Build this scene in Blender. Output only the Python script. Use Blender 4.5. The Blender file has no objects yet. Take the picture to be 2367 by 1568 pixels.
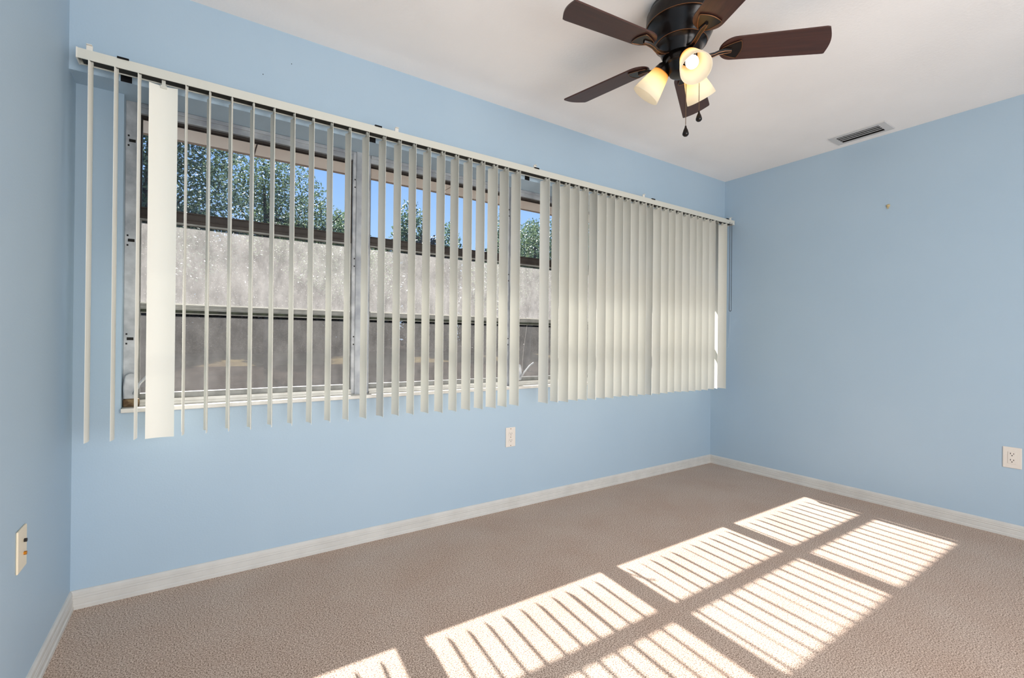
import bpy, math, random
from math import sin, cos, pi, radians as rad
from mathutils import Vector, Matrix
random.seed(7)

# ------------------------------------------------------------------ scene, camera, light
scene = bpy.context.scene
COL = scene.collection
W, H = 4.155, 2.44          # room width (x) and ceiling height
DEPTH = 3.95                # wall behind the camera stands at y = -DEPTH
HD, HZ = 0.118, 2.04        # header above the window: projection and underside

F_PX, YAW, PITCH, ROLL = 1079.0, 0.5888, 0.0019, 0.0101
cam_d = bpy.data.cameras.new('camera')
cam_d.sensor_width = 36.0
cam_d.lens = F_PX / 2367 * 36.0
cam_d.clip_start = 0.02
cam_d.clip_end = 500
cam = bpy.data.objects.new('camera', cam_d)
COL.objects.link(cam)
fw = Vector((sin(YAW) * cos(PITCH), cos(YAW) * cos(PITCH), sin(PITCH)))
r0 = Vector((cos(YAW), -sin(YAW), 0))
u0 = r0.cross(fw)
r1 = r0 * cos(ROLL) + u0 * sin(ROLL)
u1 = -r0 * sin(ROLL) + u0 * cos(ROLL)
m = Matrix((r1, u1, -fw)).transposed().to_4x4()
m.translation = Vector((0.4098, -2.4466, 1.0613))
cam.matrix_world = m
scene.camera = cam

scene.view_settings.view_transform = 'Standard'
scene.view_settings.look = 'None'
scene.view_settings.exposure = 0.37
scene.view_settings.gamma = 1.0
scene.view_settings.use_curve_mapping = False

world = bpy.data.worlds.new('sky')
scene.world = world
world.use_nodes = True
wn, wl = world.node_tree.nodes, world.node_tree.links
wn.clear()
w_out = wn.new('ShaderNodeOutputWorld')
w_bg = wn.new('ShaderNodeBackground')
w_tc = wn.new('ShaderNodeTexCoord')
w_sep = wn.new('ShaderNodeSeparateXYZ')
w_ramp = wn.new('ShaderNodeValToRGB')
wl.new(w_tc.outputs['Generated'], w_sep.inputs[0])
wl.new(w_sep.outputs['Z'], w_ramp.inputs[0])
wl.new(w_ramp.outputs[0], w_bg.inputs[0])
wl.new(w_bg.outputs[0], w_out.inputs[0])
e = w_ramp.color_ramp.elements
e[0].position, e[0].color = 0.0, (0.62, 0.78, 0.98, 1)
e[1].position, e[1].color = 0.9, (0.13, 0.30, 0.75, 1)
x = e.new(0.14); x.color = (0.46, 0.68, 1.0, 1)
x = e.new(0.35); x.color = (0.27, 0.50, 0.95, 1)
w_bg.inputs[1].default_value = 1.0

sun_d = bpy.data.lights.new('sun', 'SUN')
sun_d.energy = 22.0
sun_d.angle = rad(0.72)
sun_d.color = (1.0, 0.96, 0.91)
sun = bpy.data.objects.new('sun', sun_d)
COL.objects.link(sun)
sun.rotation_euler = Vector((-0.087, -1.0, -0.868)).to_track_quat('-Z', 'Y').to_euler()
sun.location = (3, 12, 10)

# unseen fill light added behind the camera to brighten the room
fill_d = bpy.data.lights.new('fill_light', 'AREA')
fill_d.shape = 'RECTANGLE'
fill_d.size, fill_d.size_y = 2.3, 1.85
fill_d.energy = 72.0
fill_d.color = (1.0, 0.97, 0.93)
fill_lamp = bpy.data.objects.new('fill_light', fill_d)
COL.objects.link(fill_lamp)
fill_lamp.location = (1.55, -DEPTH - 0.12, 1.0)
fill_lamp.rotation_euler = (rad(90), 0, 0)      # faces +y, into the room


# ------------------------------------------------------------------ materials
MATS = {}
def srgb(r, g, b):
    f = lambda c: (c / 255 / 12.92) if c / 255 <= 0.04045 else ((c / 255 + 0.055) / 1.055) ** 2.4
    return (f(r), f(g), f(b), 1.0)

def mat(name, col, rough=0.6, metal=0.0, noise=None, bump=None, spec=0.4, trans=None, emit=None):
    """noise=(scale, second colour, detail)  bump=(scale, strength, distance)"""
    m = bpy.data.materials.new(name)
    m.use_nodes = True
    n, l = m.node_tree.nodes, m.node_tree.links
    b = n['Principled BSDF']
    b.inputs['Base Color'].default_value = col
    b.inputs['Roughness'].default_value = rough
    b.inputs['Metallic'].default_value = metal
    b.inputs['Specular IOR Level'].default_value = spec
    tc = n.new('ShaderNodeTexCoord')
    if noise:
        t = n.new('ShaderNodeTexNoise')
        t.inputs['Scale'].default_value = noise[0]
        t.inputs['Detail'].default_value = noise[2]
        rp = n.new('ShaderNodeValToRGB')
        rp.color_ramp.elements[0].position, rp.color_ramp.elements[0].color = 0.35, col
        rp.color_ramp.elements[1].position, rp.color_ramp.elements[1].color = 0.65, noise[1]
        l.new(tc.outputs['Object'], t.inputs['Vector'])
        l.new(t.outputs['Fac'], rp.inputs[0])
        l.new(rp.outputs[0], b.inputs['Base Color'])
    if bump:
        t = n.new('ShaderNodeTexNoise')
        t.inputs['Scale'].default_value = bump[0]
        t.inputs['Detail'].default_value = 4
        bp = n.new('ShaderNodeBump')
        bp.inputs['Strength'].default_value = bump[1]
        bp.inputs['Distance'].default_value = bump[2]
        l.new(tc.outputs['Object'], t.inputs['Vector'])
        l.new(t.outputs['Fac'], bp.inputs['Height'])
        l.new(bp.outputs[0], b.inputs['Normal'])
    if trans:                       # (translucent colour, share)
        tr = n.new('ShaderNodeBsdfTranslucent')
        tr.inputs[0].default_value = trans[0]
        mx = n.new('ShaderNodeMixShader')
        mx.inputs[0].default_value = trans[1]
        l.new(b.outputs[0], mx.inputs[1])
        l.new(tr.outputs[0], mx.inputs[2])
        l.new(mx.outputs[0], n['Material Output'].inputs[0])
    if emit:
        b.inputs['Emission Color'].default_value = emit[0]
        b.inputs['Emission Strength'].default_value = emit[1]
    MATS[name] = m
    return m

BLUE = srgb(171, 192, 208)
M_wall = mat('wall_paint', BLUE, 0.55, noise=(1.3, srgb(175, 195, 210), 3), bump=(140, 0.12, 0.003), spec=0.3)
M_ceil = mat('ceiling_plaster', srgb(248, 245, 242), 0.9, noise=(2.0, srgb(243, 240, 237), 4), bump=(75, 0.2, 0.004), spec=0.1)
M_base = mat('baseboard_paint', srgb(214, 211, 205), 0.45, noise=(9, srgb(205, 202, 196), 3))
M_sill = mat('sill_marble', srgb(226, 224, 218), 0.35, noise=(14, srgb(208, 205, 198), 5))
M_alu = mat('weathered_aluminium', srgb(176, 179, 182), 0.5, 0.25, noise=(11, srgb(140, 144, 150), 5))
M_aluw = mat('whitened_aluminium', srgb(206, 208, 210), 0.5, 0.1, noise=(16, srgb(165, 168, 172), 6))
M_bronze = mat('dark_bronze_sash', srgb(50, 44, 41), 0.5, 0.3, noise=(20, srgb(64, 57, 52), 3))
M_sash = mat('grey_sash', srgb(150, 150, 146), 0.5, 0.15, noise=(18, srgb(122, 122, 118), 5))
M_gasket = mat('dark_gasket', srgb(38, 40, 36), 0.8, noise=(40, srgb(60, 66, 52), 4))
M_vane = mat('vane_vinyl', srgb(244, 242, 231), 0.5, trans=((0.92, 0.91, 0.86, 1), 0.08), spec=0.3)
M_rail = mat('headrail_enamel', srgb(210, 209, 198), 0.4)
M_track = mat('shaded_track_dark', srgb(40, 40, 36), 0.7)
M_clip = mat('clip_steel', srgb(24, 24, 26), 0.5, 0.5)
M_plastic = mat('white_plastic', srgb(224, 221, 212), 0.4)
M_outlet = mat('outlet_plastic', srgb(226, 218, 208), 0.4)
M_ivory = mat('ivory_plastic', srgb(233, 219, 192), 0.4)
M_slot = mat('slot_dark', srgb(28, 25, 22), 0.7)
M_brass = mat('aged_brass', srgb(196, 128, 40), 0.35, 0.8)
M_fan = mat('oil_rubbed_bronze', srgb(22, 18, 17), 0.25, 0.5, noise=(30, srgb(32, 25, 22), 3), spec=0.6)
M_edge = mat('copper_rubbed_edge', srgb(132, 92, 64), 0.35, 0.8)
M_chain = mat('chain_metal', srgb(120, 96, 74), 0.4, 0.8)
M_cord = mat('dark_cord', srgb(58, 62, 70), 0.7)
M_wcord = mat('white_cord', srgb(186, 200, 212), 0.6)
M_vent = mat('vent_enamel', srgb(206, 204, 202), 0.5)
M_rust = mat('rusty_corner', srgb(150, 128, 96), 0.8, noise=(45, srgb(86, 64, 44), 5))
M_soffit = mat('soffit_board', srgb(236, 218, 200), 0.8, noise=(4, srgb(226, 206, 188), 3))
M_fascia = mat('fascia_paint', srgb(150, 128, 110), 0.8)
M_roof = mat('roof_shingle', srgb(88, 84, 80), 0.9)
M_bark = mat('bark', srgb(54, 50, 44), 0.9, noise=(9, srgb(80, 74, 64), 5))
M_bulb = mat('bulb_glow', (1, 1, 1, 1), 0.5, emit=((1.0, 0.92, 0.80, 1), 5.0))


def wood():
    m = mat('walnut_blade', srgb(64, 38, 32), 0.38, spec=0.5)
    n, l = m.node_tree.nodes, m.node_tree.links
    b = n['Principled BSDF']
    tc = n.new('ShaderNodeTexCoord'); mp = n.new('ShaderNodeMapping')
    mp.inputs['Scale'].default_value = (2.5, 45, 20)
    t = n.new('ShaderNodeTexNoise'); t.inputs['Scale'].default_value = 2.0; t.inputs['Detail'].default_value = 6
    rp = n.new('ShaderNodeValToRGB')
    rp.color_ramp.elements[0].position, rp.color_ramp.elements[0].color = 0.3, srgb(56, 31, 26)
    rp.color_ramp.elements[1].position, rp.color_ramp.elements[1].color = 0.75, srgb(74, 42, 33)
    l.new(tc.outputs['Object'], mp.inputs[0]); l.new(mp.outputs[0], t.inputs['Vector'])
    l.new(t.outputs['Fac'], rp.inputs[0]); l.new(rp.outputs[0], b.inputs['Base Color'])
    return m
M_wood = wood()

def shade_glass():                 # amber alabaster glass: amber at the neck, cream at the rim
    m = bpy.data.materials.new('alabaster_glass'); m.use_nodes = True
    n, l = m.node_tree.nodes, m.node_tree.links
    b = n['Principled BSDF']; b.inputs['Roughness'].default_value = 0.35
    tc = n.new('ShaderNodeTexCoord'); sp = n.new('ShaderNodeSeparateXYZ')
    rp = n.new('ShaderNodeValToRGB')
    rp.color_ramp.elements[0].position, rp.color_ramp.elements[0].color = 0.08, srgb(230, 184, 118)
    rp.color_ramp.elements[1].position, rp.color_ramp.elements[1].color = 0.70, srgb(250, 244, 230)
    q = rp.color_ramp.elements.new(0.42); q.color = srgb(246, 232, 204)
    mu = n.new('ShaderNodeMath'); mu.operation = 'MULTIPLY'; mu.inputs[1].default_value = 1 / 0.125
    l.new(tc.outputs['Object'], sp.inputs[0]); l.new(sp.outputs['Z'], mu.inputs[0]); l.new(mu.outputs[0], rp.inputs[0])
    tr = n.new('ShaderNodeBsdfTranslucent'); mx = n.new('ShaderNodeMixShader'); mx.inputs[0].default_value = 0.72
    l.new(rp.outputs[0], b.inputs['Base Color']); l.new(rp.outputs[0], tr.inputs[0])
    l.new(b.outputs[0], mx.inputs[1]); l.new(tr.outputs[0], mx.inputs[2]); l.new(mx.outputs[0], n['Material Output'].inputs[0])
    return m
M_shade = shade_glass()

def dirty_glass(name, cover, lo, hi, scale, speck=0.0):
    """window glass under a film of dirt: the film covers a share of the pane and scatters the sun"""
    m = bpy.data.materials.new(name); m.use_nodes = True
    n, l = m.node_tree.nodes, m.node_tree.links
    n.remove(n['Principled BSDF'])
    tp = n.new('ShaderNodeBsdfTransparent'); tp.inputs[0].default_value = (0.95, 0.96, 0.97, 1)
    tr = n.new('ShaderNodeBsdfTranslucent')
    tc = n.new('ShaderNodeTexCoord')
    mp = n.new('ShaderNodeMapping'); mp.inputs['Scale'].default_value = (1, 1, 0.5)
    a = n.new('ShaderNodeTexNoise'); a.inputs['Scale'].default_value = scale; a.inputs['Detail'].default_value = 9
    a.inputs['Roughness'].default_value = 0.72
    l.new(tc.outputs['Object'], mp.inputs[0]); l.new(mp.outputs[0], a.inputs['Vector'])
    rp = n.new('ShaderNodeValToRGB')
    rp.color_ramp.elements[0].position, rp.color_ramp.elements[0].color = 0.36, (lo, lo * 0.965, lo * 0.93, 1)
    rp.color_ramp.elements[1].position, rp.color_ramp.elements[1].color = 0.66, (hi, hi * 0.965, hi * 0.93, 1)
    l.new(a.outputs['Fac'], rp.inputs[0])
    col = rp.outputs[0]
    if speck:                      # small scattered pale specks
        v = n.new('ShaderNodeTexVoronoi'); v.inputs['Scale'].default_value = 70
        l.new(tc.outputs['Object'], v.inputs['Vector'])
        mr = n.new('ShaderNodeMapRange'); mr.inputs[1].default_value = 0.16; mr.inputs[2].default_value = 0.04
        mr.inputs[3].default_value = 0.0; mr.inputs[4].default_value = speck
        l.new(v.outputs['Distance'], mr.inputs[0])
        mx = n.new('ShaderNodeMix'); mx.data_type = 'RGBA'; mx.inputs[7].default_value = (0.8, 0.79, 0.76, 1)
        l.new(mr.outputs[0], mx.inputs[0]); l.new(col, mx.inputs[6]); col = mx.outputs[2]
    l.new(col, tr.inputs[0])
    m1 = n.new('ShaderNodeMixShader'); m1.inputs[0].default_value = cover
    l.new(tp.outputs[0], m1.inputs[1]); l.new(tr.outputs[0], m1.inputs[2]); l.new(m1.outputs[0], n['Material Output'].inputs[0])
    return m
G_clear = dirty_glass('glass_clear', 0.07, 0.5, 0.9, 6)
G_haze = dirty_glass('glass_hazy', 0.30, 0.14, 0.25, 13, 0.5)
G_dust = dirty_glass('glass_dusty', 0.30, 0.055, 0.095, 11, 0.09)

def carpet():
    m = bpy.data.materials.new('carpet_pile'); m.use_nodes = True
    n, l = m.node_tree.nodes, m.node_tree.links
    b = n['Principled BSDF']; b.inputs['Roughness'].default_value = 0.95; b.inputs['Specular IOR Level'].default_value = 0.05
    b.inputs['Sheen Weight'].default_value = 0.15
    tc = n.new('ShaderNodeTexCoord')
    def nz(s, d, r=0.6):
        t = n.new('ShaderNodeTexNoise'); t.inputs['Scale'].default_value = s; t.inputs['Detail'].default_value = d
        t.inputs['Roughness'].default_value = r
        l.new(tc.outputs['Object'], t.inputs['Vector']); return t
    fine, big, mid = nz(230, 2, 0.6), nz(2.6, 5), nz(60, 3)
    rp = n.new('ShaderNodeValToRGB')
    rp.color_ramp.elements[0].position, rp.color_ramp.elements[0].color = 0.36, srgb(118, 97, 82)
    rp.color_ramp.elements[1].position, rp.color_ramp.elements[1].color = 0.64, srgb(232, 213, 197)
    q = rp.color_ramp.elements.new(0.5); q.color = srgb(193, 170, 152)
    l.new(fine.outputs['Fac'], rp.inputs[0])
    m1 = n.new('ShaderNodeMix'); m1.data_type = 'RGBA'; m1.blend_type = 'MULTIPLY'; m1.inputs[0].default_value = 1.0
    r2 = n.new('ShaderNodeValToRGB')
    r2.color_ramp.elements[0].position, r2.color_ramp.elements[0].color = 0.3, (0.90, 0.83, 0.79, 1)
    r2.color_ramp.elements[1].position, r2.color_ramp.elements[1].color = 0.7, (1, 1, 1, 1)
    l.new(big.outputs['Fac'], r2.inputs[0])
    l.new(rp.outputs[0], m1.inputs[6]); l.new(r2.outputs[0], m1.inputs[7])
    l.new(m1.outputs[2], b.inputs['Base Color'])
    ad = n.new('ShaderNodeMath'); ad.operation = 'MULTIPLY_ADD'; ad.inputs[1].default_value = 0.5
    l.new(mid.outputs['Fac'], ad.inputs[0]); l.new(fine.outputs['Fac'], ad.inputs[2])
    bp = n.new('ShaderNodeBump'); bp.inputs['Strength'].default_value = 0.3; bp.inputs['Distance'].default_value = 0.003
    l.new(ad.outputs[0], bp.inputs['Height']); l.new(bp.outputs[0], b.inputs['Normal'])
    return m
M_carpet = carpet()

def leafmat(name, c1, c2, t):
    m = bpy.data.materials.new(name); m.use_nodes = True
    n, l = m.node_tree.nodes, m.node_tree.links
    b = n['Principled BSDF']; b.inputs['Roughness'].default_value = 0.42; b.inputs['Specular IOR Level'].default_value = 0.3
    oi = n.new('ShaderNodeTexCoord'); nt = n.new('ShaderNodeTexNoise'); nt.inputs['Scale'].default_value = 1.4
    rp = n.new('ShaderNodeValToRGB')
    rp.color_ramp.elements[0].position, rp.color_ramp.elements[0].color = 0.35, c1
    rp.color_ramp.elements[1].position, rp.color_ramp.elements[1].color = 0.7, c2
    l.new(oi.outputs['Object'], nt.inputs['Vector']); l.new(nt.outputs['Fac'], rp.inputs[0]); l.new(rp.outputs[0], b.inputs['Base Color'])
    tr = n.new('ShaderNodeBsdfTranslucent'); mx = n.new('ShaderNodeMixShader'); mx.inputs[0].default_value = t
    l.new(rp.outputs[0], tr.inputs[0]); l.new(b.outputs[0], mx.inputs[1]); l.new(tr.outputs[0], mx.inputs[2])
    l.new(mx.outputs[0], n['Material Output'].inputs[0])
    return m
L_dark = leafmat('leaf_dark', srgb(76, 94, 86), srgb(98, 114, 84), 0.25)
L_mid = leafmat('leaf_mid', srgb(82, 102, 84), srgb(112, 126, 86), 0.3)
L_far = leafmat('leaf_far', srgb(86, 108, 84), srgb(112, 130, 92), 0.3)
L_brush = leafmat('leaf_brush', srgb(40, 40, 36), srgb(62, 58, 48), 0.08)

M_litter = mat('leaf_litter', srgb(25, 21, 19), 0.95, noise=(1.1, srgb(42, 35, 31), 8), bump=(6, 0.6, 0.05), spec=0.0)
M_grass = mat('lawn', srgb(90, 79, 54), 0.95, noise=(0.6, srgb(70, 60, 45), 8), bump=(9, 0.6, 0.05), spec=0.0)


# ------------------------------------------------------------------ geometry helpers
class MB:
    def __init__(s): s.v, s.f = [], []
    def add(s, vs, fs):
        o = len(s.v); s.v += [tuple(p) for p in vs]; s.f += [tuple(i + o for i in q) for q in fs]; return s
    def box(s, x0, x1, y0, y1, z0, z1):
        return s.add([(x0, y0, z0), (x1, y0, z0), (x1, y1, z0), (x0, y1, z0), (x0, y0, z1), (x1, y0, z1), (x1, y1, z1), (x0, y1, z1)],
                     [(3, 2, 1, 0), (4, 5, 6, 7), (0, 1, 5, 4), (1, 2, 6, 5), (2, 3, 7, 6), (3, 0, 4, 7)])
    def lathe(s, prof, n=32, M=None, close=False):
        M = M or Matrix(); vs, fs = [], []
        k = len(prof)
        for i in range(n):
            a = 2 * pi * i / n
            for (r, z) in prof: vs.append(M @ Vector((r * cos(a), r * sin(a), z)))
        for i in range(n):
            j = (i + 1) % n
            for q in range(k - 1 if not close else k):
                q2 = (q + 1) % k
                fs.append((i * k + q, j * k + q, j * k + q2, i * k + q2))
        return s.add(vs, fs)
    def tube(s, pts, r, n=8, cap=True):
        pts = [Vector(p) for p in pts]; vs, fs = [], []
        rr = r if isinstance(r, (list, tuple)) else [r] * len(pts)
        up = None
        for i, p in enumerate(pts):
            t = (pts[min(i + 1, len(pts) - 1)] - pts[max(i - 1, 0)]).normalized()
            if up is None: up = Vector((0, 0, 1)) if abs(t.z) < 0.9 else Vector((1, 0, 0))
            a = t.cross(up).normalized(); b = a.cross(t).normalized(); up = b
            for k in range(n):
                q = 2 * pi * k / n
                vs.append(p + (a * cos(q) + b * sin(q)) * rr[i])
        for i in range(len(pts) - 1):
            for k in range(n):
                k2 = (k + 1) % n
                fs.append((i * n + k, i * n + k2, (i + 1) * n + k2, (i + 1) * n + k))
        if cap:
            fs.append(tuple(range(n))[::-1]); fs.append(tuple((len(pts) - 1) * n + k for k in range(n)))
        return s.add(vs, fs)
    def prism(s, poly, a, b, f):
        """closed 2D polygon swept between a and b; f(u, v, w) -> 3D point"""
        n = len(poly)
        vs = [f(u, v, a) for u, v in poly] + [f(u, v, b) for u, v in poly]
        fs = [(i, (i + 1) % n, n + (i + 1) % n, n + i) for i in range(n)]
        fs += [tuple(range(n))[::-1], tuple(range(n, 2 * n))]
        return s.add(vs, fs)
    def mesh(s, name, material, smooth=None):
        me = bpy.data.meshes.new(name); me.from_pydata(s.v, [], s.f); me.validate()
        me.materials.append(material)
        import bmesh
        bm = bmesh.new(); bm.from_mesh(me); bmesh.ops.recalc_face_normals(bm, faces=bm.faces); bm.to_mesh(me); bm.free()
        if smooth is not None:
            me.polygons.foreach_set('use_smooth', [True] * len(me.polygons))
            me.set_sharp_from_angle(angle=rad(smooth))
        return me
    def build(s, name, material, parent=None, loc=(0, 0, 0), rz=0, smooth=None, bevel=0):
        return link(name, s.mesh(name, material, smooth), parent, loc, rz, bevel)

def link(name, me, parent=None, loc=(0, 0, 0), rz=0, bevel=0):
    o = bpy.data.objects.new(name, me); COL.objects.link(o)
    o.location = loc; o.rotation_euler = (0, 0, rz)
    if parent: o.parent = parent
    if bevel:
        b = o.modifiers.new('bevel', 'BEVEL'); b.width = bevel; b.segments = 2; b.limit_method = 'ANGLE'
    return o
def empty(name, loc=(0, 0, 0), rz=0, parent=None):
    o = bpy.data.objects.new(name, None); COL.objects.link(o); o.location = loc; o.rotation_euler = (0, 0, rz)
    o.empty_display_size = 0.1
    if parent: o.parent = parent
    return o
def tag(o, label, cat, group=None, kind=None):
    o['label'] = label; o['category'] = cat
    if group: o['group'] = group
    if kind: o['kind'] = kind
    return o
def struct(o, label, cat): return tag(o, label, cat, kind='structure')


# ------------------------------------------------------------------ room shell
WT = 0.20                                   # outer wall thickness
OX0, OX1, OZ0 = 0.145, 4.021, 0.768         # window opening
floor = struct(MB().box(-0.1, W + 0.1, -DEPTH - 0.1, WT, -0.1, 0.0).build('floor', M_carpet),
               'beige taupe wall-to-wall carpet crossed by bars of sunlight', 'carpet')
ceil = MB()
vx0, vx1, vy0, vy1 = 3.935, 4.06, -1.285, -1.04       # duct hole of the air vent
ceil.box(-0.1, vx0, -DEPTH - 0.1, WT, H, H + 0.1).box(vx1, W + 0.1, -DEPTH - 0.1, WT, H, H + 0.1)
ceil.box(vx0, vx1, -DEPTH - 0.1, vy0, H, H + 0.1).box(vx0, vx1, vy1, WT, H, H + 0.1)
struct(ceil.build('ceiling', M_ceil), 'white textured plaster ceiling with the fan hanging from it', 'ceiling')

wb = MB()
wb.box(0, W, 0, WT, 0, OZ0 - 0.018)                                # below the window
wb.box(0, OX0, 0, WT, OZ0 - 0.018, HZ).box(OX1, W, 0, WT, OZ0 - 0.018, HZ)  # piers
wb.box(0, W, -HD, WT, HZ, H)                               # projecting header
struct(wb.build('wall_back', M_wall), 'light blue window wall with a projecting header above the blinds', 'wall')
struct(MB().box(-0.1, 0, -DEPTH - 0.1, WT, 0, H).build('wall_left', M_wall), 'light blue wall at the left edge with a cable jack plate', 'wall')
struct(MB().box(W, W + 0.1, -DEPTH - 0.1, WT, 0, H).build('wall_right', M_wall), 'light blue blank wall on the right below the ceiling vent', 'wall')
DX0, DX1, DZ0, DZ = 0.38, 2.72, 0.06, 1.95  # made-up opening that lets the added fill light into the room
wbh = MB().box(0, DX0, -DEPTH - 0.1, -DEPTH, 0, H).box(DX1, W, -DEPTH - 0.1, -DEPTH, 0, H).box(DX0, DX1, -DEPTH - 0.1, -DEPTH, DZ, H).box(DX0, DX1, -DEPTH - 0.1, -DEPTH, 0, DZ0)
struct(wbh.build('wall_behind', M_wall), 'light blue wall behind the viewer with an opening added for the fill light', 'wall')

dfr = MB().box(DX0, DX0 + 0.05, -DEPTH - 0.09, -DEPTH - 0.02, DZ0, DZ).box(DX1 - 0.05, DX1, -DEPTH - 0.09, -DEPTH - 0.02, DZ0, DZ)
dfr.box(DX0 + 0.05, DX1 - 0.05, -DEPTH - 0.09, -DEPTH - 0.02, DZ - 0.05, DZ).box(DX0 + 0.05, DX1 - 0.05, -DEPTH - 0.09, -DEPTH - 0.02, DZ0, DZ0 + 0.04)
struct(dfr.build('fill_opening_frame', M_aluw), 'pale metal frame round the added fill light opening behind the viewer', 'door')  # unseen frame added round the opening of the fill light

BASE_PROF = [(0, 0), (0.0135, 0), (0.0135, 0.013), (0.0095, 0.017), (0.0105, 0.021), (0.0105, 0.036), (0.0085, 0.038), (0.0085, 0.0405),
             (0.0105, 0.0425), (0.0105, 0.046), (0.0085, 0.048), (0.0085, 0.0505), (0.0095, 0.0525), (0.0085, 0.064), (0.004, 0.070), (0, 0.071)]
def baseboard(name, f, a, b, label):
    struct(MB().prism(BASE_PROF, a, b, f).build(name, M_base), label, 'baseboard')
baseboard('baseboard_back', lambda u, v, w: (w, -u, v), 0.003, W - 0.003, 'ribbed white baseboard along the window wall')
baseboard('baseboard_left', lambda u, v, w: (u, w, v), -DEPTH, 0, 'ribbed white baseboard along the left wall')
baseboard('baseboard_right', lambda u, v, w: (W - u, w, v), -DEPTH, 0, 'ribbed white baseboard along the right wall')

# ------------------------------------------------------------------ windows
PITCHW = (OX1 - OX0) / 4
sill = MB().box(OX0 + 0.0005, OX1 - 0.0005, -0.016, WT + 0.02, OZ0 - 0.018, OZ0)
struct(sill.build('trim_1', M_sill, bevel=0.003), 'white marble window sill running under all the windows', 'window sill')
FZ0, FZ1 = OZ0, HZ
FY0, FY1 = 0.052, 0.118
JW = 0.046
M_operator = M_aluw
for i in range(4):
    x0 = OX0 + i * PITCHW; x1 = x0 + PITCHW
    pl = ['leftmost awning window, its lower left corner corroded, behind the widely spaced vanes',
          'awning window between the two grey mullions, blue sky in its top pane',
          'awning window with a white crank lever beside the gap in the blinds',
          'rightmost awning window fully hidden behind the overlapping vanes'][i]
    wroot = struct(empty('window_%d' % (i + 1), (x0, 0.085, FZ0)), pl, 'window')
    def P(mb, name, mt, parent=wroot, x0=x0, **k):        # build in room coordinates, local to the window
        mb.v = [(a - x0, b - 0.085, c - FZ0) for a, b, c in mb.v]
        return mb.build(name, mt, parent, **k)
    P(MB().box(x0, x0 + JW, FY0, FY1, FZ0, FZ1).box(x1 - JW, x1, FY0, FY1, FZ0, FZ1), 'jamb_frame', M_aluw if i == 0 else M_alu, bevel=0.002)
    P(MB().box(x0 + JW, x1 - JW, FY0, FY1, FZ1 - 0.042, FZ1).box(x0 + JW, x1 - JW, FY0 - 0.006, FY0 + 0.004, FZ1 - 0.017, FZ1 - 0.001), 'head_frame', M_alu, bevel=0.0015)
    P(MB().box(x0 + JW, x1 - JW, FY0, FY1, FZ0, FZ0 + 0.026).box(x0 + JW, x1 - JW, FY0 - 0.010, FY0, FZ0, FZ0 + 0.012), 'bottom_frame', M_sill, bevel=0.0015)
    gx0, gx1 = x0 + JW, x1 - JW
    zs = [(1.562, FZ1 - 0.042, 0.047, 0.010, M_bronze, G_clear), (1.171, 1.562, 0.035, 0.007, M_sash, G_haze), (FZ0 + 0.026, 1.171, 0.024, 0.010, M_sash, G_dust)]
    for k, (z0, z1, hb, ht, mm, gg) in enumerate(zs):
        st = 0.007
        ya, yb = 0.070, 0.100
        s = MB().box(gx0, gx0 + st, ya, yb, z0, z1).box(gx1 - st, gx1, ya, yb, z0, z1)
        s.box(gx0 + st, gx1 - st, ya, yb, z0, z0 + hb).box(gx0 + st, gx1 - st, ya, yb, z1 - ht, z1)
        if k == 0: s.box(gx0 + st, gx1 - st, ya - 0.006, ya, z0 + 0.014, z0 + 0.018).box(gx0 + st, gx1 - st, ya - 0.008, ya, z0 + hb - 0.006, z0 + hb)
        if k == 1: s.box(gx0 + st, gx1 - st, ya - 0.005, ya, z0 + 0.012, z0 + 0.02)
        so = P(s, 'sash', mm, bevel=0.001)
        P(MB().box(gx0 + st - 0.003, gx1 - st + 0.003, 0.084, 0.087, z0 + hb - 0.003, z1 - ht + 0.003), 'pane', gg, so)
        if k == 1:
            P(MB().box(gx0 + st, gx1 - st, ya - 0.010, ya - 0.0002, z0 + hb - 0.006, z0 + hb), 'sunlit_edge', M_sill, so)  # white strip: sunlit top edge of the rail put into its colour
            P(MB().box(gx0 + st, gx1 - st, ya - 0.004, ya + 0.002, z0 - 0.006, z0 + 0.006), 'gasket', M_gasket, so)  # dark green strip along the bottom of the rail
    # hinge slots and screws in the jambs
    for sx, sgn in ((x0 + JW * 0.5, 1), (x1 - JW * 0.5, -1)):
        for z in (1.875, 1.46, 1.05):
            sl = MB().box(sx - 0.012, sx + 0.010, FY0 - 0.001, FY0 + 0.002, z - 0.006, z + 0.006) if (i == 0 and sgn == 1) else MB().box(sx - 0.004, sx + 0.004, FY0 - 0.001, FY0 + 0.002, z - 0.004, z + 0.004)
            sl.box(sx - 0.016, sx - 0.010, FY0 - 0.001, FY0 + 0.002, z + 0.016, z + 0.023).box(sx - 0.016, sx - 0.010, FY0 - 0.001, FY0 + 0.002, z - 0.024, z - 0.017)
            P(sl, 'hinge_slot', M_slot)
    if i in (0, 2):
        hx = x0 + JW * 0.6
        op = MB()
        prof = [(-0.022, 0.0), (0.022, 0.0), (0.024, 0.05), (0.018, 0.095), (0.006, 0.105), (-0.006, 0.105), (-0.018, 0.095), (-0.024, 0.05)]
        op.prism(prof, 0.016, FY0, lambda u, v, w: (hx + u, w, FZ0 + 0.035 + v))
        opo = P(op, 'crank_operator', M_aluw, bevel=0.005)
        pts = [(hx + 0.012, 0.018, FZ0 + 0.055), (hx + 0.02, 0.004, FZ0 + 0.07), (hx + 0.034, -0.012, FZ0 + 0.10), (hx + 0.056, -0.022, FZ0 + 0.128), (hx + 0.085, -0.026, FZ0 + 0.146)]
        P(MB().tube(pts, [0.006, 0.0055, 0.005, 0.005, 0.0065], 8), 'crank_lever', M_aluw, opo, smooth=60)
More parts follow.
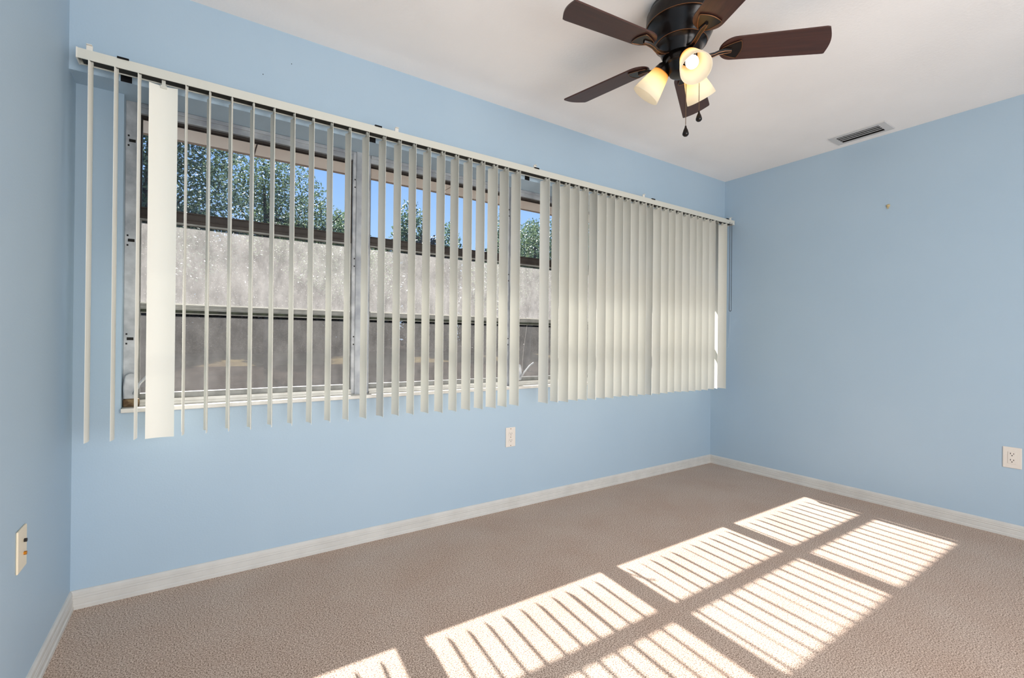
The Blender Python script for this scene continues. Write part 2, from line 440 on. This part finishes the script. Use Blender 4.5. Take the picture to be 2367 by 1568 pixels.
    if i == 0:
        P(MB().box(x0 + 0.002, x0 + JW + 0.01, 0.030, FY0, FZ0, FZ0 + 0.034), 'corroded_corner', M_rust, bevel=0.006)

for i in range(1, 4):
    xm = OX0 + i * PITCHW
    mo = MB().prism([(-0.030, 0.0), (0.030, 0.0), (0.030, -0.008), (0.004, -0.010), (0.003, -0.007), (-0.003, -0.007), (-0.004, -0.010), (-0.030, -0.008)],
                    FZ0, FZ1, lambda u, v, w: (xm + u, FY0 + v, w))
    o = struct(mo.build('trim_%d' % (i + 1), M_alu), ['grey aluminium mullion between the first and second windows', 'grey aluminium mullion behind the vanes left of the crank lever',
               'grey aluminium mullion hidden behind the overlapping vanes'][i - 1], 'mullion')

# ------------------------------------------------------------------ vertical blind
RY0, RY1 = -0.217, -0.163      # headrail front and back faces
RZ0, RZ1 = 2.0462, 2.0815
RX0, RX1 = 0.039, 4.132
blind = tag(empty('vertical_blind', (RX0, -0.192, 0.679)), 'ivory vertical blind with long vanes and one missing, hung before the windows', 'blind')
BL = Vector(blind.location)
def BP(mb, name, mt, parent=blind, origin=BL, **k):
    mb.v = [(a - origin[0], b - origin[1], c - origin[2]) for a, b, c in mb.v]
    return mb.build(name, mt, parent, **k)
t = 0.0018
sec = [(RY0, RZ0), (RY0, RZ1), (RY1, RZ1), (RY1, RZ0), (RY1 - 0.0035, RZ0), (RY1 - 0.0035, RZ0 + t), (RY1 - t, RZ0 + t), (RY1 - t, RZ1 - t),
       (RY0 + t, RZ1 - t), (RY0 + t, RZ0 + t), (RY0 + 0.0035, RZ0 + t), (RY0 + 0.0035, RZ0)]
rail = BP(MB().prism(sec, RX0, RX1, lambda u, v, w: (w, u, v)), 'headrail', M_rail)
BP(MB().box(RX0 + 0.01, RX1 - 0.01, RY0 + 0.004, RY1 - 0.004, RZ0 + 0.004, RZ1 - 0.004), 'shaded_track', M_track, rail)  # solid dark track, with the shade inside the rail put into its colour
for xe in (RX0 - 0.004, RX1):
    BP(MB().box(xe, xe + 0.004, RY0 - 0.001, RY1 + 0.001, RZ0 - 0.001, RZ1 + 0.001), 'end_cap', M_plastic, rail)

def raypt(q, yplane):            # pixel of the photograph -> point on a plane parallel to the window wall
    d = fw + r1 * ((q[0] - 1183.5) / F_PX) - u1 * ((q[1] - 784) / F_PX)
    C = Vector((0.4098, -2.4466, 1.0613))
    return C + d * ((yplane - C.y) / d.y)
for px in (290, 862, 1222, 1490, 1684):
    xb = min(raypt((px, 300), RY0).x, RX1 - 0.03) if px > 1600 else raypt((px, 300), -0.13).x
    b = MB().box(xb - 0.017, xb + 0.017, -HD - 0.002, -HD, RZ0 - 0.006, RZ1 + 0.010)
    b.box(xb - 0.017, xb + 0.017, RY0 - 0.003, -HD - 0.002, RZ1 + 0.002, RZ1 + 0.005).box(xb - 0.017, xb + 0.017, RY0 - 0.003, RY0 - 0.001, RZ1 - 0.002, RZ1 + 0.005)
    b.box(xb - 0.017, xb + 0.017, RY1 + 0.001, RY1 + 0.003, RZ0 + 0.002, RZ1 + 0.002)
    BP(b, 'mounting_clip', M_clip, rail)
for px in (204, 918, 1239, 1491, 1692):
    xb = min(raypt((px, 300), RY0).x, RX1 - 0.01)
    b = MB().box(xb - 0.009, xb + 0.009, RY0 + 0.004, RY0 + 0.012, RZ1, RZ1 + 0.020)
    b.box(xb - 0.008, xb + 0.008, RY0 - 0.006, RY0 + 0.012, RZ1 + 0.0175, RZ1 + 0.020)
    BP(b, 'valance_clip', M_plastic, rail, bevel=0.001)

# one vane, shared by all: shallow arc section 89 mm wide, axis of rotation at its centre
VH = 1.360
VW, SAG, VT, NS = 0.089, 0.0085, 0.0011, 8
vm = MB()
arc = []
for k in range(NS + 1):
    s_ = -1 + 2 * k / NS
    arc.append((SAG * (1 - s_ * s_) - SAG * 0.6, s_ * VW / 2))
sec = [(a, b) for a, b in arc] + [(a - VT, b) for a, b in reversed(arc)]
n2 = len(sec)
vs = [(a, b, 0) for a, b in sec] + [(a, b, VH) for a, b in sec]
fs = [(i, (i + 1) % n2, n2 + (i + 1) % n2, n2 + i) for i in range(n2)]
for base in (0, n2):
    for k in range(NS): fs.append((base + k, base + k + 1, base + n2 - 2 - k, base + n2 - 1 - k))
vm.add(vs, fs)
vane_me = vm.mesh('vane', M_vane, smooth=40)
stem_me = MB().box(-0.004, 0.004, -0.006, 0.006, VH - 0.006, VH + 0.026).box(-0.0035, 0.0035, -0.010, 0.010, VH - 0.010, VH + 0.001).mesh('hanger', M_rail)
xs = [0.072, 0.143, 0.210, 0.282, 0.357, 0.434, 0.511, 0.590, 0.669, 0.749, 0.828, 0.908, 0.990, 1.072, 1.154, 1.232, 1.311, 1.390, 1.469, 1.551, 1.631,
      1.712, 1.792, 1.869, 1.952]
near = [2.170, 2.258, 2.331, 2.41, 2.488, 2.576, 2.65, 2.73, 2.807, 2.884, 2.968, 3.047, 3.126, 3.207, 3.292, 3.368, 3.454, 3.544, 3.627, 3.705, 3.791, 3.877]
xs += [a - 0.0035 for a in near] + [3.955, 4.036]
xs = [0.4098 + (a - 0.4098) * 0.9912 for a in xs]
VR = random.Random(3)
for k, xv in enumerate(xs):
    dlt = 3.2 + VR.uniform(-1.5, 1.5)                # degrees away from square to the rail
    if k == 3: dlt = 91.0                            # the vane that hangs turned flat
    if k in (26, 30, 37): dlt = -6.0
    if k == 47: dlt = -32.0
    if k == 48: dlt = 2.0
    if k == 22: dlt = 8.0
    v = link('vane', vane_me, blind, (xv - BL.x, 0, VR.uniform(-0.002, 0.002) + (-0.010 if k == 3 else 0)), rad(dlt))
    link('hanger', stem_me, v)
# pull cord loop and bead chain at the right end
cx, cyy = 4.054, -0.236
loop = []
for q in range(0, 13):
    a = pi + pi * q / 12
    loop.append((cx + 0.014 * cos(a), cyy, 1.33 + 0.014 * sin(a)))
cord = [(cx - 0.014, cyy, RZ0 + 0.004)] + loop + [(cx + 0.014, cyy, RZ0 + 0.004)]
BP(MB().tube(cord, 0.0022, 6), 'pull_cord', M_cord, smooth=60)
ch = [(4.125, -0.18, RZ0)] + [(4.125 + 0.02 * sin(pi * q / 16) * (1 if q < 14 else 0.6), -0.18, 1.5 - 0.48 * q / 16) for q in range(17)] + [(4.11, -0.18, 1.015)]
BP(MB().tube(ch, 0.0013, 6), 'bead_chain', M_wcord, smooth=60)

# ------------------------------------------------------------------ ceiling fan
FX, FY, BZ = 2.05, -1.225, 2.255
fan = tag(empty('ceiling_fan', (FX, FY, H)), 'dark bronze hugger ceiling fan with five walnut blades and three lit amber shades', 'ceiling fan')
zz = lambda z: z - H
hs = [(0.0, H), (0.125, H), (0.128, H - 0.012), (0.132, H - 0.020), (0.138, H - 0.030), (0.140, H - 0.065), (0.137, H - 0.075), (0.137, H - 0.079),
      (0.132, H - 0.083), (0.124, H - 0.110), (0.110, H - 0.138), (0.100, H - 0.150), (0.100, H - 0.155), (0.092, H - 0.160), (0.084, H - 0.172), (0.079, H - 0.190),
      (0.072, H - 0.204), (0.0, H - 0.206)]
house = MB().lathe([(r, zz(z)) for r, z in hs], 48).build('motor_housing', M_fan, fan, smooth=40)
for rr, z in ((0.1385, H - 0.077), (0.1015, H - 0.1525)):
    ring = [(rr + 0.0015 * cos(a), zz(z) + 0.0015 * sin(a)) for a in [2 * pi * k / 8 for k in range(8)]]
    MB().lathe(ring, 48, close=True).build('trim_ring', M_edge, house, smooth=60)
sw = [(0.0, H - 0.204), (0.060, H - 0.205), (0.061, H - 0.209), (0.061, H - 0.226), (0.064, H - 0.229), (0.064, H - 0.233), (0.056, H - 0.238), (0.050, H - 0.262), (0.044, H - 0.274), (0.030, H - 0.279), (0.0, H - 0.280)]
MB().lathe([(r, zz(z)) for r, z in sw], 40).build('switch_housing', M_fan, fan, smooth=35)

# blade outline (local x outwards)
R_IN, R_OUT = 0.150, 0.566
def blade_mesh():
    top = []
    out = []
    for k in range(21):                                 # rounded root
        a = pi / 2 + pi * k / 20
        out.append((R_IN + 0.060 + 0.060 * cos(a) * 1.0, 0.058 * sin(a)))
    out += [(R_OUT - 0.042, -0.067)]
    for k in range(13):                                 # slanted, bowed tip
        s_ = k / 12
        out.append((R_OUT - 0.030 + 0.030 * s_ + 0.013 * sin(pi * s_), -0.064 + 0.130 * s_))
    out += [(R_OUT - 0.006, 0.068)]
    return out
bo = blade_mesh()
def bl3(u, v, w): return (u, v, w)
blade_me = MB().prism(bo, -0.003, 0.003, bl3).mesh('blade', M_wood)
# iron: S-curved arm plus shield plate, below the blade
iron = MB()
path = [(0.070, 0, -0.012), (0.088, 0, -0.020), (0.108, 0, -0.024), (0.128, 0, -0.020), (0.146, 0, -0.012), (0.170, 0, -0.008), (0.196, 0, -0.0075)]
wdt = [0.013, 0.013, 0.011, 0.010, 0.010, 0.011, 0.006]
for sgn in (0,):
    vs, fs = [], []
    for (px, py, pz), ww in zip(path, wdt):
        vs += [(px, -ww, pz), (px, ww, pz), (px, ww * 0.6, pz - 0.008), (px, -ww * 0.6, pz - 0.008)]
    for k in range(len(path) - 1):
        for j in range(4):
            j2 = (j + 1) % 4
            fs.append((k * 4 + j, k * 4 + j2, k * 4 + 4 + j2, k * 4 + 4 + j))
    fs += [(0, 1, 2, 3), tuple(len(vs) - 4 + j for j in (3, 2, 1, 0))]
    iron.add(vs, fs)
shield = [(0.152, -0.010), (0.174, -0.026), (0.219, -0.046), (0.226, -0.040), (0.236, 0.0), (0.226, 0.040), (0.219, 0.046), (0.174, 0.026), (0.152, 0.010)]
def round_poly(pts, n=3):
    for _ in range(n):                                  # corner cutting
        q = []
        for i_ in range(len(pts)):
            a_, b_ = pts[i_], pts[(i_ + 1) % len(pts)]
            q += [(a_[0] * .75 + b_[0] * .25, a_[1] * .75 + b_[1] * .25), (a_[0] * .25 + b_[0] * .75, a_[1] * .25 + b_[1] * .75)]
        pts = q
    return pts
shield = round_poly(shield, 2)
iron.prism(shield, -0.0078, -0.0032, bl3)
iron_me = iron.mesh('blade_iron', M_fan, smooth=35)
rim = MB()
sh = [(x_, y_, -0.0078) for x_, y_ in shield]
rim.tube(sh + [sh[0]], 0.0015, 6, cap=False)
for sg in (-1, 1):
    rim.tube([(px_, sg * ww * 0.62, pz_ - 0.0078) for (px_, py_, pz_), ww in zip(path, wdt)], 0.0014, 6)
rim_me = rim.mesh('iron_edge', M_edge, smooth=60)
for k in range(5):
    a = 3.013 - k * 2 * pi / 5
    b = link('blade', blade_me, fan, (0, 0, BZ - H), 0)
    b.rotation_mode = 'XYZ'
    b.rotation_euler = (Matrix.Rotation(a, 4, 'Z') @ Matrix.Rotation(rad(-11), 4, 'X')).to_euler()
    link('blade_iron', iron_me, b)
    link('iron_edge', rim_me, b)

# light kit: three arms with alabaster shades
SH = [(0.0285, 0.0), (0.034, 0.006), (0.040, 0.025), (0.047, 0.055), (0.055, 0.086), (0.0605, 0.115)]
shade_me = MB().lathe(SH + [(r - 0.003, z) for r, z in reversed(SH)], 40, close=True).mesh('lamp_shade', M_shade, smooth=50)
cup_me = MB().lathe([(0.0, -0.030), (0.014, -0.030), (0.022, -0.026), (0.030, -0.014), (0.0345, 0.004), (0.0345, 0.010), (0.031, 0.011), (0.028, 0.002), (0.0, 0.0)], 32).mesh('socket_cup', M_fan, smooth=40)
bulb_me = MB().lathe([(0.0, 0.0), (0.012, 0.002), (0.012, 0.018), (0.017, 0.032), (0.023, 0.046), (0.0245, 0.056), (0.022, 0.068), (0.015, 0.077), (0.005, 0.0815), (0.0, 0.082)], 24).mesh('bulb', M_bulb, smooth=60)
for az in (120, 0, -120):
    a = rad(az)
    root = Vector((0.040 * cos(a), 0.040 * sin(a), zz(H - 0.236)))
    elbow = Vector((0.056 * cos(a), 0.056 * sin(a), zz(H - 0.222)))
    tilt = rad(38)                                # axis away from straight down
    ax = Vector((sin(tilt) * cos(a), sin(tilt) * sin(a), -cos(tilt)))
    cup = elbow + ax * 0.021
    arm = MB().tube([root, elbow, cup], 0.009, 10).build('lamp_arm', M_fan, fan, smooth=60)
    q = ax.to_track_quat('Z', 'Y').to_euler()
    for nm, me in (('socket_cup', cup_me), ('lamp_shade', shade_me), ('bulb', bulb_me)):
        o = link(nm, me, arm, cup + ax * 0.004); o.rotation_euler = q
def fob(rx, z0, z1):
    chn = MB()
    n = int((z0 - z1) / 0.006)
    chn.tube([(rx[0], rx[1], z0), (rx[0], rx[1], z1)], 0.0011, 6)
    for k in range(n):
        z = z0 - 0.006 * k
        chn.lathe([(0.0, z + 0.0019), (0.0016, z + 0.001), (0.0019, z), (0.0016, z - 0.001), (0.0, z - 0.0019)], 6, Matrix.Translation((rx[0], rx[1], 0)))
    c = chn.build('pull_chain', M_chain, fan, smooth=60)
    MB().lathe([(0.0, z1 + 0.002), (0.003, z1), (0.0045, z1 - 0.008), (0.009, z1 - 0.018), (0.0125, z1 - 0.030), (0.012, z1 - 0.036), (0.007, z1 - 0.0415), (0.0, z1 - 0.043)],
               20, Matrix.Translation((rx[0], rx[1], 0))).build('chain_fob', M_fan, c, smooth=60)

fob((-0.024, -0.044), zz(H - 0.262), zz(1.930))
fob((0.064, -0.043), zz(H - 0.226), zz(2.014))

# ------------------------------------------------------------------ ceiling vent
vent = tag(empty('air_vent', (3.9975, -1.1625, H)), 'white louvred supply vent set in the ceiling by the right wall', 'air vent')
fr = MB()
ox, oy, ix, iy = 0.088, 0.160, 0.0560, 0.1180
zt = -0.006
def ringq(o0, o1, za, zb):
    a = [(-o0[0], -o0[1], za), (o0[0], -o0[1], za), (o0[0], o0[1], za), (-o0[0], o0[1], za)]
    b = [(-o1[0], -o1[1], zb), (o1[0], -o1[1], zb), (o1[0], o1[1], zb), (-o1[0], o1[1], zb)]
    fr.add(a + b, [(i, (i + 1) % 4, 4 + (i + 1) % 4, 4 + i) for i in range(4)])
ringq((ox, oy), (ox - 0.003, oy - 0.003), 0, zt); ringq((ox - 0.003, oy - 0.003), (ix, iy), zt, zt - 0.002); ringq((ix, iy), (ix, iy), zt - 0.002, zt - 0.0005)
fr.build('vent_frame', M_vent, vent)
duct = MB().box(-0.060, 0.060, -0.1215, 0.1215, 0.095, 0.099)
duct.box(-0.060, -0.0565, -0.1215, 0.1215, zt, 0.095).box(0.0565, 0.060, -0.1215, 0.1215, zt, 0.095)
duct.box(-0.0565, 0.0565, -0.1215, -0.1185, zt, 0.095).box(-0.0565, 0.0565, 0.1185, 0.1215, zt, 0.095)
duct.build('duct', M_slot, vent)  # near-black liner, the shade behind the louvres painted as its colour
for k in range(3):
    xc = -0.028 + k * 0.028
    an = rad(6)
    dx, dz = 0.0066 * cos(an), 0.0066 * sin(an)
    MB().prism([(xc - dx, -0.004 - dz), (xc + dx, -0.004 + dz), (xc + dx, -0.003 + dz), (xc - dx, -0.003 - dz)], -iy + 0.001, iy - 0.001,
               lambda u, v, w: (u, w, v)).build('louvre', M_vent, vent)

# ------------------------------------------------------------------ wall plates
def disc(mb, u, v, r, d0, d1, f, n=16):
    return mb.prism([(u + r * cos(2 * pi * k / n), v + r * sin(2 * pi * k / n)) for k in range(n)], d0, d1, f)
def rectp(mb, u0, u1, v0, v1, d0, d1, f): return mb.prism([(u0, v0), (u1, v0), (u1, v1), (u0, v1)], d0, d1, f)
def plate(name, loc, f, w, h, mt, label, cat):
    r = tag(empty(name, loc), label, cat)
    mb = MB(); rectp(mb, -w / 2, w / 2, -h / 2, h / 2, 0, 0.0055, f)
    mb.build('cover_plate', mt, r, bevel=0.0025)
    return r
fb = lambda u, v, w: (u, -w, v)          # on the window wall
frr = lambda u, v, w: (-w, -u, v)        # on the right wall
fl = lambda u, v, w: (w, u, v)           # on the left wall
# duplex receptacle under the window
o = plate('wall_outlet', (2.038, 0, 0.450), fb, 0.072, 0.122, M_outlet, 'small almond duplex outlet on the window wall below the blinds', 'outlet')
for dz in (-0.021, 0.021):
    f_ = MB(); f_.prism([(0.0165 * cos(a) * (1 if abs(sin(a)) < 0.8 else 0.9), dz + 0.0145 * max(-0.86, min(0.86, sin(a) * 1.15))) for a in [2 * pi * k / 24 for k in range(24)]], 0.0056, 0.0075, fb)
    rc = f_.build('receptacle', M_outlet, o)
    s = MB(); rectp(s, -0.0075, -0.0055, dz - 0.001, dz + 0.007, 0.0074, 0.0079, fb); rectp(s, 0.0055, 0.0075, dz - 0.001, dz + 0.006, 0.0074, 0.0079, fb)
    disc(s, 0, dz - 0.0065, 0.0024, 0.0074, 0.0079, fb, 10)
    s.build('slots', M_slot, rc)
for dz in (-0.052, 0.0, 0.052):
    s = MB(); disc(s, 0, dz, 0.0028, 0.0054, 0.0066, fb, 12); s.build('screw', M_chain, o)
# decorator receptacle on the right wall
o = plate('wall_outlet', (W, -1.8385, 0.437), frr, 0.074, 0.116, M_outlet, 'white rectangular-face duplex outlet on the right wall at the picture edge', 'outlet')
f_ = MB(); rectp(f_, -0.0168, 0.0168, -0.033, 0.033, 0.0056, 0.008, frr)
rc = f_.build('receptacle', M_outlet, o, bevel=0.001)
s = MB()
for dz in (-0.017, 0.018):
    rectp(s, -0.0075, -0.005, dz + 0.001, dz + 0.009, 0.0078, 0.0084, frr); rectp(s, 0.005, 0.0075, dz + 0.001, dz + 0.008, 0.0078, 0.0084, frr)
    disc(s, 0, dz - 0.006, 0.0027, 0.0078, 0.0084, frr, 10)
s.build('slots', M_slot, rc)
for nm in (1, 2):
    s = MB(); disc(s, 0, 0.048 * (1 if nm == 1 else -1), 0.0028, 0.0054, 0.0064, frr, 12); s.build('screw', M_plastic, o)
# jack plate on the left wall
o = plate('cable_jack_plate', (0, -0.617, 0.468), fl, 0.078, 0.116, M_ivory, 'ivory wall plate with a dark and a brass cable jack on the left wall', 'jack plate')
s = MB(); disc(s, 0.012, 0.019, 0.005, 0.0054, 0.0115, fl); s.build('jack', M_slot, o)
s = MB(); disc(s, 0.012, -0.017, 0.005, 0.0054, 0.0115, fl); s.build('jack', M_brass, o)['label'] = 'brass cable jack'
# leftover plastic anchor high on the right wall
an = MB().lathe([(0.0, 0.0), (0.010, 0.0), (0.011, 0.002), (0.007, 0.005), (0.005, 0.012), (0.0, 0.013)], 14, Matrix.Rotation(rad(-90), 4, 'Y'))
an.box(-0.008, -0.002, -0.003, 0.003, -0.019, -0.006)
an = an.build('wall_anchor', mat('anchor_plastic', srgb(196, 176, 132), 0.6), None, (W, -1.267, 1.966), smooth=40)
tag(an, 'small tan plastic wall anchor left high on the right wall', 'wall anchor')
for px, lab in (((608, 172), 'tiny dark nail head in the blue header, left of the ceiling corner chip'), ((674, 148), 'tiny faint nail head in the blue header close to the ceiling edge')):
    q = raypt(px, -HD)
    nl = MB().lathe([(0.0, 0.0), (0.0018, 0.0), (0.0018, 0.0012), (0.0, 0.002)], 10, Matrix.Rotation(rad(90), 4, 'X')).build('nail', M_clip, None, q)
    tag(nl, lab, 'nail')

# ------------------------------------------------------------------ outside: eave, ground, trees
eave = tag(empty('roof_eave', (2.0, 0.2, 2.15)), 'tan boxed roof eave outside above the windows', 'eave')
EX0, EX1 = -3.0, 8.0
npan = 9
pwid = (EX1 - EX0) / npan
for k in range(npan):
    MB().box(EX0 - 2.0 + k * pwid + 0.004, EX0 - 2.0 + (k + 1) * pwid - 0.004, 0.0, 0.528, 0.0, 0.012).build('soffit_panel', M_soffit, eave)
MB().box(EX0 - 2.0, EX1 - 2.0, 0.53, 0.552, -0.004, 0.17).build('fascia', M_fascia, eave)
MB().add([(EX0 - 2, -0.25, 0.42), (EX1 - 2, -0.25, 0.42), (EX1 - 2, 0.60, 0.172), (EX0 - 2, 0.60, 0.172), (EX0 - 2, -0.25, 0.46), (EX1 - 2, -0.25, 0.46), (EX1 - 2, 0.60, 0.20), (EX0 - 2, 0.60, 0.20)],
         [(3, 2, 1, 0), (4, 5, 6, 7), (0, 1, 5, 4), (1, 2, 6, 5), (2, 3, 7, 6), (3, 0, 4, 7)]).build('roof_edge', M_roof, eave)

GZ = -0.12
def gz(y): return GZ + 0.05 * max(0.0, min(13.0, y - 6.0))       # the yard rises gently away from the house
gr = MB()
def patch(x0, x1, y0, y1, z, nx, ny, amp, name, mt, label, cat):
    R = random.Random(name)
    mb = MB(); vs = []
    for j in range(ny + 1):
        for i in range(nx + 1):
            vs.append((x0 + (x1 - x0) * i / nx, y0 + (y1 - y0) * j / ny, gz(y0 + (y1 - y0) * j / ny) + (R.uniform(-amp, amp) if 0 < j < ny else 0)))
    fs = [(j * (nx + 1) + i, j * (nx + 1) + i + 1, (j + 1) * (nx + 1) + i + 1, (j + 1) * (nx + 1) + i) for j in range(ny) for i in range(nx)]
    return struct(mb.add(vs, fs).build(name, mt, smooth=80), label, cat)
patch(-40, 80, 0.22, 13, GZ, 60, 20, 0.03, 'ground', M_litter, 'brown leaf-littered yard outside the windows', 'ground')
patch(-40, 80, 13.0, 17.4, GZ, 60, 8, 0.02, 'lawn', M_grass, 'dry tan-green strip of grass beyond the leaf litter', 'lawn')
patch(-120, 160, 17.4, 140, GZ, 40, 30, 0.05, 'far_ground', M_litter, 'far ground behind the trees', 'ground')

def leaves(n, blobs, size, rnd):
    """leaf quads scattered in ellipsoid blobs (cx,cy,cz,rx,ry,rz)"""
    vs, fs = [], []
    wts = [b[3] * b[4] * b[5] for b in blobs]
    for _ in range(n):
        b = rnd.choices(blobs, wts)[0]
        while True:
            p = Vector((rnd.uniform(-1, 1), rnd.uniform(-1, 1), rnd.uniform(-1, 1)))
            if p.length <= 1: break
        p = Vector((b[0] + p.x * b[3], b[1] + p.y * b[4], b[2] + p.z * b[5]))
        d = Vector((rnd.gauss(0, 1), rnd.gauss(0, 1), rnd.gauss(0, 0.8))).normalized()
        s = d.cross(Vector((rnd.gauss(0, 1), rnd.gauss(0, 1), rnd.gauss(0, 1)))).normalized()
        nn = d.cross(s)
        L = size * rnd.uniform(0.6, 1.3); w = L * 0.28
        o = len(vs)
        vs += [p, p + d * L * 0.5 + s * w + nn * w * 0.3, p + d * L, p + d * L * 0.5 - s * w + nn * w * 0.3]
        fs += [(o, o + 1, o + 2), (o, o + 2, o + 3)]
    return MB().add(vs, fs)

def tree(name, base, h, blobs, n, size, lm, label, seed, tr=0.13, cat='tree', nbr=7, group=None):
    R = random.Random(seed)
    root = tag(empty(name, (base[0], base[1], gz(base[1]))), label, cat, group)
    lv = leaves(n, blobs, size, R)
    me = bpy.data.meshes.new('leaves'); me.from_pydata([tuple(v) for v in lv.v], [], lv.f); me.materials.append(lm)
    link('leaves', me, root)['kind'] = 'stuff'
    if tr:
        pts = [(0, 0, 0)]; x = y = 0
        for k in range(1, 7):
            x += R.uniform(-0.12, 0.12); y += R.uniform(-0.12, 0.12); pts.append((x, y, h * 0.8 * k / 6))
        MB().tube(pts, [tr * (1 - 0.11 * k) for k in range(7)], 8).build('trunk', M_bark, root, smooth=60)
        for k in range(nbr):
            b = blobs[k % len(blobs)]
            s = Vector(pts[2 + k % 4]); tgt = Vector((b[0] + R.uniform(-.6, .6) * b[3], b[1] + R.uniform(-.6, .6) * b[4], b[2] + R.uniform(0, .7) * b[5]))
            mid = s.lerp(tgt, 0.5) + Vector((R.uniform(-.15, .15), R.uniform(-.15, .15), -0.15))
            MB().tube([s, mid, tgt], [tr * 0.42, tr * 0.28, tr * 0.1], 6).build('branch', M_bark, root, smooth=60)
    return root

tree('broadleaf_tree', (-0.6, 9.4), 6.5, [(0.0, 0, 4.1, 1.7, 1.3, 1.6), (0.9, 0.3, 3.5, 1.2, 1.0, 1.3), (-1.5, 0.2, 3.8, 1.4, 1.2, 1.6), (0.5, 0.2, 5.4, 1.4, 1.2, 1.1)],
     21000, 0.085, L_dark, 'dense dark leafy tree outside the leftmost window', 1, 0.17)
tree('broadleaf_tree', (2.0, 12.2), 6.4, [(0.3, 0, 4.5, 1.3, 1.0, 1.5), (1.2, 0.2, 3.7, 1.2, 1.0, 1.3), (-0.4, 0.3, 5.3, 1.1, 0.9, 0.9), (2.0, 0.3, 3.3, 1.0, 0.8, 1.4)],
     15000, 0.085, L_mid, 'open-crowned tree with sky showing through, right of the dense tree', 2, 0.11)
tree('broadleaf_tree', (4.9, 15.4), 5.0, [(0, 0, 3.6, 1.1, 1.0, 1.5), (-0.7, 0.3, 3.9, 1.0, 1.0, 1.5), (0.9, 0, 3.2, 1.0, 1.0, 1.3)],
     7000, 0.09, L_far, 'pale green small tree seen just left of the first mullion', 3, 0.09)
tree('broadleaf_tree', (9.2, 9.9), 5.2, [(0, 0, 3.4, 1.5, 1.3, 1.3), (0.9, 0, 3.9, 1.2, 1.2, 1.2), (-0.9, 0.2, 2.8, 1.1, 1.0, 1.0)],
     13000, 0.085, L_mid, 'leafy tree showing through the gap in the blinds', 4, 0.13)
tree('broadleaf_tree', (14.5, 10.5), 6.5, [(0, 0, 4.2, 2.0, 1.8, 1.8), (1.6, 0, 3.5, 1.5, 1.5, 1.4)],
     9000, 0.10, L_dark, 'leafy tree hidden behind the overlapping vanes', 5, 0.15)
FT = [(-9, 27, 7.0), (-3, 30, 7.5), (3.6, 29, 8.4), (8.0, 29, 8.6), (11.9, 27, 9.6), (15.6, 29, 9.0), (19.3, 27, 10.4), (23.2, 29, 10.5), (27.5, 27, 11)]
FL = ['far tree at the extreme left behind the dense dark tree', 'tall far tree seen behind the dense dark tree', 'far tree behind the open-crowned tree', 'low far treetop just right of the first mullion',
      'pointed far treetop under the blue sky in the second window', 'low far treetop in the middle of the second window', 'far treetop at the right side of the second window',
      'tall far tree behind the gap in the blinds', 'tall far tree at the extreme right behind the vanes']
for k, (tx, ty, th) in enumerate(FT):
    tree('far_tree', (tx, ty), th, [(0, 0, th * 0.66, 1.2, 1.2, th * 0.36), (0.5, 0, th * 0.46, 1.2, 1.2, th * 0.34), (-0.5, 0, th * 0.50, 1.2, 1.2, th * 0.32)], 9000, 0.22, L_far,
         FL[k], 20 + k, 0.14, nbr=3, group='far trees')
# two staggered rows of trunkless brush clumps hide the horizon
SHROW = ['near row', 'back row']
SHW = ['far left, beyond the left pane edge', 'left, beside the dense dark tree', 'left, under the dense dark tree', 'straight below the dense dark tree', 'below the open-crowned tree',
       'behind the first mullion', 'at the left of the second window', 'in the middle of the second window', 'at the right of the second window', 'behind the gap in the blinds',
       'behind the vanes next to the gap', 'far right behind the vanes']
for row in (0, 1):
    for k in range(12):
        R = random.Random(50 + k + 40 * row)
        sx = -9.6 + 3.2 * k + 1.6 * row
        hh = R.uniform(1.12, 1.2)
        tree('brush_clump', (sx, 18.6 + 3.4 * row + R.uniform(-0.3, 0.3)), 3, [(0, 0, 2.0 * hh, 1.40, 1.2, 2.1 * hh), (R.uniform(-.3, .3), 0, 3.2 * hh, 1.0, 1.0, 1.5 * hh), (0, 0, 0.8, 1.5, 1.0, 1.0)], 12000, 0.19, L_brush,
             'grey-brown brush clump ' + SHW[k] + ', ' + SHROW[row], 50 + k + 40 * row, 0, cat='tree', group='scrub along the yard')
